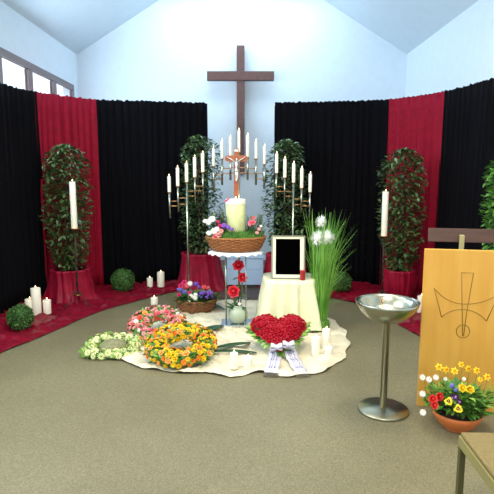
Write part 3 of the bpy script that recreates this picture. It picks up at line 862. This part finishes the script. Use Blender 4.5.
def wicker(m, R0, R1, h, z0, mt, ry=1.0, nrow=9, nst=36):
    for j in range(nrow):
        f = j / (nrow - 1); r = R0 + (R1 - R0) * f ** .8; z = z0 + .012 + (h - .02) * f
        pts = [((r + .006 * math.sin(k * nst / 2 * 2 * PI / 144 + PI * j)) * math.cos(2 * PI * k / 144), (r + .006 * math.sin(k * nst / 2 * 2 * PI / 144 + PI * j)) * math.sin(2 * PI * k / 144) * ry, z) for k in range(145)]
        m.tube(pts, h / nrow * .62, mt, 6, cap=False)
    for k in range(nst):
        a = 2 * PI * k / nst; m.tube([(R0 * math.cos(a), R0 * math.sin(a) * ry, z0 + .004), (R1 * math.cos(a), R1 * math.sin(a) * ry, z0 + h)], .005, mt, 5)
    pts = [((R1 + .004) * math.cos(2 * PI * k / 72), (R1 + .004) * math.sin(2 * PI * k / 72) * ry, z0 + h) for k in range(73)]
    m.tube(pts, .011, mt, 8, cap=False)
    m.lathe([(.001, z0 + .004), (R0, z0 + .004), (R0, z0 + .012), (.001, z0 + .012)], mt, 36, cap=False, ry=ry)
BZ = SZ + .012; r_ = random.Random(51)
t = thing('flower_basket', (SX, SY, BZ), 'wide wicker basket of moss and flowers on the acrylic stand, around the big candle', 'basket')
m = MB(); wicker(m, .27, .335, .15, 0, 'wicker', .8); m.build('basket', t)
m = MB(); m.lathe([(.32, .11), (.3, .16), (.22, .2), (.14, .215), (.001, .21)], 'moss', 40, ry=.8, fn=lambda r, z, w: r * (1 + .03 * math.sin(w * 7))); m.build('moss', t)
m = MB()
for i in range(1500):
    a = r_.random() * 2 * PI; rr = .31 * math.sqrt(r_.uniform(.1, 1)); p = Vector((rr * math.cos(a), rr * .8 * math.sin(a), .14 + .03 * (1 - rr / .31)))
    L = r_.uniform(.05, .12); d = Vector((r_.uniform(-.8, .8), r_.uniform(-.8, .8), 1)); m.leaf(p, d, (d.y, -d.x, .2), L, .007, 'leaf_mid' if r_.random() < .6 else 'leaf_box', .1, 2)
m.build('moss_tufts', t)
m = MB()
def sprig(m, b, tip, nl, L, mt):
    b = Vector(b); tip = Vector(tip); pts = [b, b.lerp(tip, .5) + Vector((0, 0, .02)), tip]; m.tube(pts, .0025, 'stem', 5)
    for i in range(nl):
        f = .25 + .75 * i / nl; p = b.lerp(tip, f); a = r_.random() * 6.28; d = Vector((math.cos(a), math.sin(a), .5)); m.leaf(p, d, (0, 0, 1), L * r_.uniform(.7, 1.2), L * .5, mt, .2, 3)
for i in range(30):
    a = r_.uniform(-1.0, 1.0); x = .12 + .15 * r_.random(); sprig(m, (x, r_.uniform(-.1, .12), .14), (x + r_.uniform(-.02, .1), r_.uniform(-.12, .15), r_.uniform(.28, .42)), 12, .038, 'leaf_mid')
m.build('greenery', t); m = MB()
for i in range(26):
    x = -.12 - .15 * r_.random(); sprig(m, (x, r_.uniform(-.1, .15), .14), (x + r_.uniform(-.06, .05), r_.uniform(-.1, .15), r_.uniform(.28, .46)), 12, .065, 'leaf_dark')
m.build('greenery', t)
def put(parent, key, px, py, Y, s, name='blossom', nrm=(0, -.8, .6), rnd=r_):
    q = P(px, py, Y) - Vector(parent.location); inst(BL[key], name, parent, q, rq(nrm, rnd, .25), s)
for (k, x, y, s) in (('m_white', 212, 219, .045), ('m_white', 208.5, 222, .04), ('m_white', 214, 231, .045), ('m_white', 209, 233, .035), ('m_white', 217, 229, .035), ('m_white', 205, 221, .03),
                  ('r_pink_light', 219, 235, .04), ('r_pink', 215.5, 236.5, .036), ('r_pink_light', 221, 231, .028), ('h_purple', 224, 226, .04), ('h_purple', 228, 227.5, .032), ('r_magenta', 220, 226, .025), ('r_magenta', 218, 222, .02),
                  ('h_purple', 232, 229.5, .028), ('r_pink', 252, 223, .045), ('r_pink_light', 249.5, 225, .022), ('r_salmon', 253.5, 218, .022), ('m_pink', 259, 229, .024), ('m_white', 261, 226, .02), ('r_pink_light', 257, 233, .02)):
    put(t, k, x, y, SY - .18, s)
# red ribbon sprig
m = MB(); a = P(225, 202, SY - .14) - Vector(t.location); b = P(230.5, 197.5, SY - .14) - Vector(t.location)
m.leaf(a, b - a, (0, -1, .3), (b - a).length, .022, 'magenta', .0, 5); m.tube([a, a + Vector((-.015, .0, -.1)), (a.x - .01, a.y, .15)], .003, 'stem', 5); m.build('red_bud', t)
cz = BZ + .186; ctop = P(236, 199, SY).z
o = candle(Vector((P(235.7, 210, SY).x, SY - .02, cz)), .112, ctop - cz, 'very thick pale green and cream candle in the middle of the wicker basket', None, wax='wax_green', name='memorial_candle', taper=.98)
m = MB(); h = ctop - cz; m.lathe([(.1135, h * .86), (.1140, h * .9), (.1125, h - .003), (.109, h + .0015), (.09, h - .002), (.01, h - .004)], 'wax', 32, cap=False); m.build('melted_top', o)

# crucifix
CY = SY + .15; cx = P(236.3, 170, CY).x; zt = P(236, 148.5, CY).z; zb = BZ + .15; zbar = P(236, 158.5, CY).z; hbw = P(247.5, 158, CY).x - cx; zl = P(236, 196, CY).z
t = thing('crucifix', (cx, CY, zb), 'wooden crucifix with silver figure of a man rising behind the thick candle', 'crucifix')
m = MB(); z_ = lambda z: z - zb
cw = .028
pr = [(-cw, zt), (cw, zt), (cw, zbar + .035), (hbw - .02, zbar + .035), (hbw, zbar + .02), (hbw, zbar - .02), (hbw - .02, zbar - .035), (cw, zbar - .035), (cw, zl + .02), (cw * .5, zl - .02), (-cw * .5, zl - .02), (-cw, zl + .02), (-cw, zbar - .035), (-hbw + .02, zbar - .035), (-hbw, zbar - .02), (-hbw, zbar + .02), (-hbw + .02, zbar + .035), (-cw, zbar + .035)]
vs = [(x, -.012, z_(z)) for x, z in pr] + [(x, .012, z_(z)) for x, z in pr]; n = len(pr)
m.add(vs, [tuple(range(n)), tuple(reversed(range(n, 2 * n)))] + [(i, (i + 1) % n, (i + 1) % n + n, i + n) for i in range(n)], 'crux_wood')
m.build('wooden_cross', t, smooth=False)
m = MB(); m.tube([(0, 0, 0), (0, 0, z_(zl))], .012, 'crux_wood', 10); m.build('rod', t)
m = MB(); y = -.024; zz = z_(zbar)
m.tube([(0, y, zz - .035), (.003, y - .006, zz - .06), (.004, y - .004, zz - .095), (0, y - .006, zz - .12), (0, y - .004, zz - .14)], [.011, .021, .016, .014, .018], 'silver', 10)
m.tube([(-.012, y, zz - .04), (-.055, y, zz - .012), (-.1, y, zz + .015)], [.008, .0065, .004], 'silver', 8); m.tube([(.012, y, zz - .04), (.055, y, zz - .012), (.1, y, zz + .015)], [.008, .0065, .004], 'silver', 8)
for s in (-1, 1):
    m.tube([(s * .009, y - .004, zz - .135), (s * .009 + .008, y - .02, zz - .19), (s * .005, y - .006, zz - .245), (s * .005, y - .015, zz - .262)], [.012, .009, .006, .004], 'silver', 8)
    m.sphere((s * .103, y - .001, zz + .017), .006, 'silver', 6, 5)
m.sphere((.006, y - .009, zz - .012), .014, 'silver', 10, 8, (.85, .95, 1.15)); m.tube([(.003, y - .002, zz - .04), (.005, y - .006, zz - .02)], .007, 'silver', 8)
m.lathe([(.019, -.147), (.023, -.132), (.016, -.118)], 'silver', 14, (0, y - .004, zz + .0)); m.build('figure', t)
m = MB(); m.box((-.02, -.016, z_(zt) - .035), (.02, -.012, z_(zt) - .012), 'silver'); m.build('title_plate', t, smooth=False)

# vase with roses in the stand
vz = .044; q0 = Vector((P(238, 319, SY - .02).x, SY - .02, vz))
t = thing('rose_vase', q0, 'round pale glass vase holding three tall red roses inside the acrylic stand', 'vase')
m = MB(); Rv = .075; vs_sc = 1.3; m.lathe([(a * 1.55, b * 1.3) for a, b in ((.03, .0), (.055, .012), (.073, .045), (Rv, .075), (.066, .115), (.045, .14), (.03, .15), (.034, .162), (.03, .16), (.04, .138), (.06, .112), (.068, .075), (.05, .015), (.001, .008))], 'vase_glass', 32, cap=False); m.build('glass', t)
heads = [(238.5, 266, .072, (.0, -1, .5)), (242, 277.5, .062, (.4, -1, .3)), (234, 291.5, .078, (-.3, -1, .4))]
for px, py, s, nn in heads:
    q = P(px, py, SY - .05) - q0
    m = MB(); m.tube([(0, 0, .02), (q.x * .4, .0, .15), (q.x * .8 + .01, q.y * .6, q.z * .7), tuple(q)], .008, 'stem', 6)
    for k in range(3):
        b = Vector((q.x * .7, q.y * .5, q.z * (.45 + .17 * k))); d = Vector((r_.choice((-1, 1)), -.4, r_.uniform(-.3, .4))); m.leaf(b, d, (0, -.4, 1), .07, .035, 'leaf_dark', .3, 5)
    st = m.build('rose_stem', t); inst(BL['r_rose_vase'], 'rose_blossom', st, q, rq(nn, r_, .1), s)
q = P(234, 282, SY - .1) - q0; m = MB()
m.leaf((.0, -.02, .15), (-.08, -.04, .25), (0, -1, .2), .2, .035, 'leaf_dark', .1, 5)
m.leaf((.0, -.02, .15), (-.1, -.04, .06), (0, -.6, 1), .17, .04, 'blade', .2, 5); m.leaf((.0, -.02, .16), (.08, -.05, .05), (0, -.6, 1), .11, .05, 'blade', .3, 5)
m.leaf((.0, -.02, .15), (-.12, -.04, .12), (0, -.6, 1), .2, .03, 'blade', .2, 5)
m.build('leaves', t)
q = P(239.5, 304, SY - .1) - q0; inst(BL['r_white_flower'], 'white_bud', t, q, rq((0, -1, .4), r_), .02)

# long dark leaves on the cloth
def long_leaf(x0_, y0_, x1_, y1_, w, label):
    a = G(x0_, y0_, .04); b = G(x1_, y1_, .035); m = MB(); L = (b - a).length; d = (b - a).normalized(); s = d.cross(Vector((0, 0, 1))); vs = []
    for k in range(13):
        f = k / 12; ww = w * math.sin(PI * min(1, f * .92 + .06)) ** .7; p = Vector((0, 0, 0)) + d * L * f + s * .03 * math.sin(f * 3) + Vector((0, 0, .02 * math.sin(PI * f)))
        vs += [p - s * ww / 2 + Vector((0, 0, .008)), p, p + s * ww / 2 + Vector((0, 0, .008))]
    m.add(vs, [(k * 3 + j, k * 3 + j + 1, k * 3 + j + 4, k * 3 + j + 3) for k in range(12) for j in (0, 1)], 'blade')
    tag(m.build('leaf_blade', loc=a, solid=.002), label, 'leaf', 'long dark leaves on the cream cloth')
long_leaf(196, 334, 223, 325.5, .13, 'broad dark green leaf on the cream cloth, farthest back beside the vase')
long_leaf(213, 349, 251, 343, .09, 'slender dark leaf on the cream cloth, middle of the three, pointing right')
long_leaf(214, 352, 257, 353, .075, 'narrow dark leaf on the cream cloth, closest to the two front candles')
long_leaf(205, 303, 226, 310, .08, 'dark leaf between the flower basket on the floor and the glass vase')

# floor flower basket
r_ = random.Random(61); g = G(196.5, 313, .02); g.y += .16; g.x = P(196.5, 305, g.y).x
t = thing('flower_basket', (g.x, g.y, .01), 'round wicker basket of pink, purple and white flowers on the floor left of the stand', 'basket')
m = MB(); wicker(m, .2, .262, .16, .0, 'wicker_dark', .9, 9, 30); m.build('basket', t)
m = MB(); m.lathe([(.25, .12), (.18, .17), (.001, .19)], 'moss', 30, ry=.9); m.build('moss', t)
m = MB()
for i in range(330):
    a = r_.random() * 2 * PI; rr = .25 * math.sqrt(r_.random()); p = Vector((rr * math.cos(a), rr * .9 * math.sin(a), .13 + .06 * (1 - rr / .25)))
    d = Vector((math.cos(a) * r_.random(), math.sin(a) * r_.random(), r_.uniform(.1, 1))); L = r_.uniform(.06, .13); m.leaf(p, d, (0, 0, 1), L, L * .42, 'leaf_dark' if r_.random() < .5 else 'leaf_mid', .3, 3)
m.build('foliage', t)
for (k, x, y, s, dy) in (('r_magenta', 181, 286, .035, 0), ('r_magenta', 184.5, 283, .04, .05), ('r_pink', 187, 285.5, .035, 0), ('r_magenta', 179.5, 291, .03, -.05), ('h_blue', 180.5, 290, .045, -.08), ('h_blue', 185.5, 292, .04, -.1),
                      ('h_purple', 195.5, 284, .05, .08), ('h_purple', 199, 287, .035, .05), ('h_purple', 203, 293.5, .05, -.1), ('h_purple', 209.5, 293, .055, -.08), ('h_purple', 206.5, 298, .045, -.14), ('h_purple', 212.5, 297, .04, -.08), ('h_blue', 200, 297.5, .035, -.14),
                      ('m_white', 191, 296.5, .04, -.18), ('m_white', 195, 298, .04, -.18), ('m_white', 189.5, 302, .036, -.2), ('m_white', 195.5, 294.5, .03, -.16), ('m_white', 190, 283.5, .04, .0), ('r_magenta', 190, 293, .03, -.12), ('r_magenta', 179, 295, .028, -.14), ('r_salmon', 204, 287, .028, 0), ('r_pink', 208, 288, .025, .05), ('r_poppy', 183, 288, .026, -.06)):
    put(t, k, x, y, g.y + dy, s * (.72 if k[0] == 'h' else 1))
    if k[0] == 'h':
        for j in range(3): put(t, k, x + r_.uniform(-2.6, 2.6), y + r_.uniform(-1.8, 1.8), g.y + dy + r_.uniform(-.03, .03), s * r_.uniform(.4, .6))

# ------------------------------------------------------------- baptismal font
g = G(383, 410); t = thing('baptismal_font', (g.x, g.y, 0), 'stainless steel baptismal font, wide bowl on a slim column before the lectern', 'font')
FH = P(389, 301, g.y).z; fx = P(389.5, 301, g.y).x - g.x
m = MB(); m.lathe([(.187, 0), (.187, .012), (.183, .018), (.06, .024), (.04, .03)], 'steel_soft', 48); m.build('base_plate', t)
m = MB(); m.lathe([(.026, .02), (.026, FH - .165), (.04, FH - .155)], 'steel_soft', 28); m.build('column', t)
m = MB(); Rb = .229
m.lathe([(.001, FH - .165), (.06, FH - .16), (.13, FH - .13), (.19, FH - .075), (.22, FH - .025), (Rb, FH), (Rb - .006, FH + .002), (.212, FH - .025), (.182, FH - .07), (.125, FH - .12), (.06, FH - .148), (.001, FH - .15)], 'steel', 64, cap=False); m.build('bowl', t)
m = MB(); m.lathe([(.001, FH - .075), (.168, FH - .075), (.169, FH - .087)], 'water', 48, cap=False); m.build('water', t)
m = MB(); q = P(381, 288.5, g.y) - Vector(t.location)
m.tube([(-.03, .02, FH - .148), (-.028, .02, FH - .03), (q.x, .02, FH + .03)], [.006, .004, .004], 'brass', 8); m.tube([(-.055, .02, FH - .02), (-.03, .02, FH - .005), (-.0, .02, FH + .003)], .004, 'brass', 6); m.sphere((q.x, .02, FH + .03), .008, 'brass'); m.build('spout', t)
def glass_cup(px, py, label):
    q = P(px, py, g.y + .0); m = MB(); m.lathe([(.02, 0), (.026, .02), (.024, .05), (.022, .05), (.023, .02), (.001, .005)], 'vase_glass', 18, cap=False)
    tag(m.build('glass_cup', loc=(q.x, g.y - .02, FH - .118)), label, 'cup', 'glass cups in the font bowl')
glass_cup(373, 302, 'small glass cup in the font bowl, left of the brass spout')
glass_cup(395, 303, 'small glass cup in the font bowl, right of the brass spout')

# ------------------------------------------------------------- lectern
LA = rad(-12); lg = P(425, 249, 3.62); t = thing('lectern', (lg.x, lg.y, 0), 'golden wooden lectern with engraved crossed emblem at the right edge', 'lectern', rz=LA)
LH = lg.z; LW = .60
m = MB(); m.box((0, 0, .0), (LW, .035, LH), 'lectern_wood'); m.build('front_panel', t, smooth=False, bevel=.003)
ca, sa = math.cos(LA), math.sin(LA)
def L2(px, py):   # pixel -> panel plane local
    d = ray(px, py); nrm = Vector((-sa, ca, 0)); o = Vector((0, 0, CH)); s = (Vector((lg.x, lg.y, 0)) - o).dot(nrm) / d.dot(nrm); q = o + d * s - Vector((lg.x, lg.y, 0))
    return Vector((q.x * ca + q.y * sa, -.0005, q.z))
m = MB(); lr = .0028
def ln(pts, closed=False): m.tube([L2(*p) for p in pts], lr, 'lectern_line', 6)
ln([(461.6, 272.6), (473.6, 273), (467, 310), (463.5, 336)]); ln([(461.6, 272.6), (462, 305), (462.5, 336)])
def bez(a, b, c, n=12): return [((1 - s) ** 2 * a[0] + 2 * s * (1 - s) * b[0] + s * s * c[0], (1 - s) ** 2 * a[1] + 2 * s * (1 - s) * b[1] + s * s * c[1]) for s in [k / n for k in range(n + 1)]]
ln(bez((434, 288), (446, 303), (463, 304))); ln(bez((463, 304), (482, 305), (499, 294)))
ln(bez((441.5, 317), (450, 309), (463, 309.5))); ln(bez((463, 309.5), (477, 310), (486.4, 321)))
ln([(434, 288), (441.5, 317)]); ln([(499, 294), (486.4, 321)])
ln([(463 + 6.7 * math.cos(k * PI / 12), 331.3 + 6.5 * math.sin(k * PI / 12)) for k in range(25)])
m.build('emblem', t)
m = MB(); z1 = P(440, 241, 3.85).z; z2 = P(440, 227.5, 3.85).z
Mt = Matrix.Translation((.05, .22, z1)) @ Matrix.Rotation(rad(-12), 4, 'X')
m.box((0, 0, 0), (.62, .022, (z2 - z1) * 1.0), 'dark_wood', Mt); m.build('reading_board', t, smooth=False, bevel=.003)
m = MB(); m.box((.27, .16, LH * .0 + .02), (.30, .2, z1 + .06), 'pale_wood'); m.box((.2, .035, .3), (.4, .2, .34), 'pale_wood'); m.box((.15, .035, 0), (.45, .35, .02), 'pale_wood'); m.build('post', t, smooth=False, bevel=.002)

# ------------------------------------------------------------- pot of spring flowers
g = G(456.5, 425); g = Vector((P(456.5, 420, 3.28).x, 3.28, 0)); r_ = random.Random(71)
t = thing('flower_bowl', g, 'terracotta bowl of daffodils, pansies and daisies at the foot of the lectern', 'flower pot')
m = MB(); m.lathe([(.075, 0), (.075, .004), (.125, .045), (.16, .1), (.17, .132), (.164, .134), (.15, .11), (.06, .03), (.001, .03)], 'terracotta', 40, cap=False); m.lathe([(.001, 0), (.075, 0)], 'terracotta', 40, cap=False); m.build('pot', t)
m = MB(); m.lathe([(.001, .105), (.143, .1)], 'soil', 30, cap=False); m.build('soil', t)
m = MB()
for i in range(520):
    a = r_.random() * 2 * PI; rr = .2 * math.sqrt(r_.random()); z = r_.uniform(.13, .27) - rr * .1 + (.03 if math.sin(a) < 0 else 0); p = Vector((rr * math.cos(a) * .95, rr * math.sin(a) * .85, z))
    d = Vector((math.cos(a) * r_.uniform(.2, 1), math.sin(a) * r_.uniform(.2, 1), r_.uniform(.1, 1))); L = r_.uniform(.04, .09); m.leaf(p, d, (0, 0, 1), L, L * .42, 'leaf_mid' if r_.random() < .7 else 'leaf_light', .3, 3)
for i in range(70):
    x = r_.uniform(-.05, .17); p = Vector((x, r_.uniform(-.05, .08), .1)); d = Vector((r_.uniform(-.2, .6), r_.uniform(-.4, .3), 1)); m.leaf(p, d, (0, -1, .2), r_.uniform(.12, .24), .012, 'grass', .25, 5)
m.build('foliage', t)
m = MB()
for (x, y) in ((439, 369.5), (446, 372), (454.5, 373), (461, 366), (468, 369), (476, 371.5), (486, 378), (480, 382), (423, 377), (429, 380), (436, 377.5)):
    q = P(x, y, 3.3) - g; m.tube([(q.x * .6, 0, .1), (q.x * .9, .01, q.z * .7), (q.x, .0, q.z)], .002, 'leaf_mid', 5)
m.build('stems', t)
for (k, x, y, s, dy) in (('daff', 439, 367, .024, 0), ('daff', 446, 369.5, .024, 0), ('daff', 454.5, 371, .024, 0), ('daff', 461, 364.5, .02, .02), ('daff', 468, 368.5, .024, 0), ('daff', 476.5, 370.5, .024, 0), ('daff', 487, 377, .024, 0), ('daff', 480, 379.5, .018, 0),
                         ('r_yellow', 462, 388, .026, -.06), ('r_yellow', 470, 389.5, .026, -.06), ('pansy_yellow', 448.5, 401, .03, -.12), ('pansy_yellow', 458, 408.5, .032, -.14), ('pansy_dark', 455.5, 397, .03, -.1), ('pansy_dark', 459.5, 402, .026, -.11), ('pansy_dark', 452, 398, .024, -.1),
                         ('r_poppy', 432.5, 399, .028, -.1), ('r_poppy', 439, 396.5, .028, -.08), ('r_poppy', 434, 405, .026, -.12), ('m_white', 422.5, 377.5, .022, 0), ('m_white', 429, 379.5, .022, 0), ('m_white', 436, 377.5, .02, 0), ('m_white', 422.5, 394, .022, -.05), ('m_white', 423, 412.5, .022, -.08), ('m_white', 445.5, 379, .014, 0),
                         ('h_blue', 452, 386, .02, -.03), ('h_blue', 456, 390, .018, -.04), ('m_white', 464, 379, .014, 0)):
    put(t, k, x, y, g.y + dy * 1.3 - .02, s * 1.12, rnd=r_, nrm=(0, -1, .35))

# ------------------------------------------------------------- chair at the bottom right
c0 = G(459, 431, .45); e1 = G(497, 481, .45); dv = (e1 - c0).normalized(); 
rz = math.atan2(dv.y, dv.x)
t = thing('chair', (c0.x, c0.y, 0), 'olive brown cushioned chair cut off by the bottom right corner', 'chair', rz=rz)
W_ = .46; D_ = .46
m = MB(); m.box((.006, .006, .428), (W_ - .006, D_ - .006, .45), 'seat_fabric'); m.build('seat', t, smooth=False, bevel=.008)
m = MB(); m.box((0, 0, .37), (W_, .03, .426), 'seat_wood'); m.box((0, D_ - .03, .37), (W_, D_, .426), 'seat_wood'); m.box((0, .03, .37), (.03, D_ - .03, .426), 'seat_wood'); m.box((W_ - .03, .03, .37), (W_, D_ - .03, .426), 'seat_wood'); m.build('seat_frame', t, smooth=False, bevel=.002)
for x, y in ((0, 0), (W_ - .03, 0), (0, D_ - .03), (W_ - .03, D_ - .03)):
    m = MB(); m.box((x, y, 0), (x + .03, y + .03, .37 if x == 0 else .37), 'chair_leg'); m.build('leg', t, smooth=False, bevel=.002)

# ------------------------------------------------------------- light
def area(name, loc, rot, sx, sy, power, colr):
    l = bpy.data.lights.new(name, 'AREA'); l.shape = 'RECTANGLE'; l.size = sx; l.size_y = sy; l.energy = power; l.color = colr
    o = bpy.data.objects.new(name, l); col.objects.link(o); o.location = loc; o.rotation_euler = rot; return o
area('window_daylight', (XL + .06, 4.9, 2.98), (0, rad(-90), 0), .7, 7.0, 260, (.60, .81, 1))
area('back_wall_fill', (-.1, 8.9, 5.0), (rad(12), 0, 0), 3.4, .7, 60, (.66, .84, 1))  # unseen area light added to brighten the back wall between the curtains
area('ceiling_lamp', (-1.0, 3.6, 3.9), (0, 0, 0), 1.0, 1.0, 85, (1, .89, .68))
area('ceiling_lamp', (1.2, 3.6, 3.9), (0, 0, 0), 1.0, 1.0, 85, (1, .89, .68))
area('ceiling_lamp', (0, .4, 3.9), (rad(20), 0, 0), 2.0, 1.0, 100, (1, .9, .7))
w = bpy.data.worlds.new('world'); scene.world = w; w.use_nodes = True
bg = w.node_tree.nodes['Background']; bg.inputs[0].default_value = (.78, .89, 1, 1); bg.inputs[1].default_value = 1.7
vs_ = scene.view_settings; vs_.view_transform = 'Standard'; vs_.look = 'None'; vs_.gamma = 1; vs_.exposure = 0.0; vs_.use_curve_mapping = False
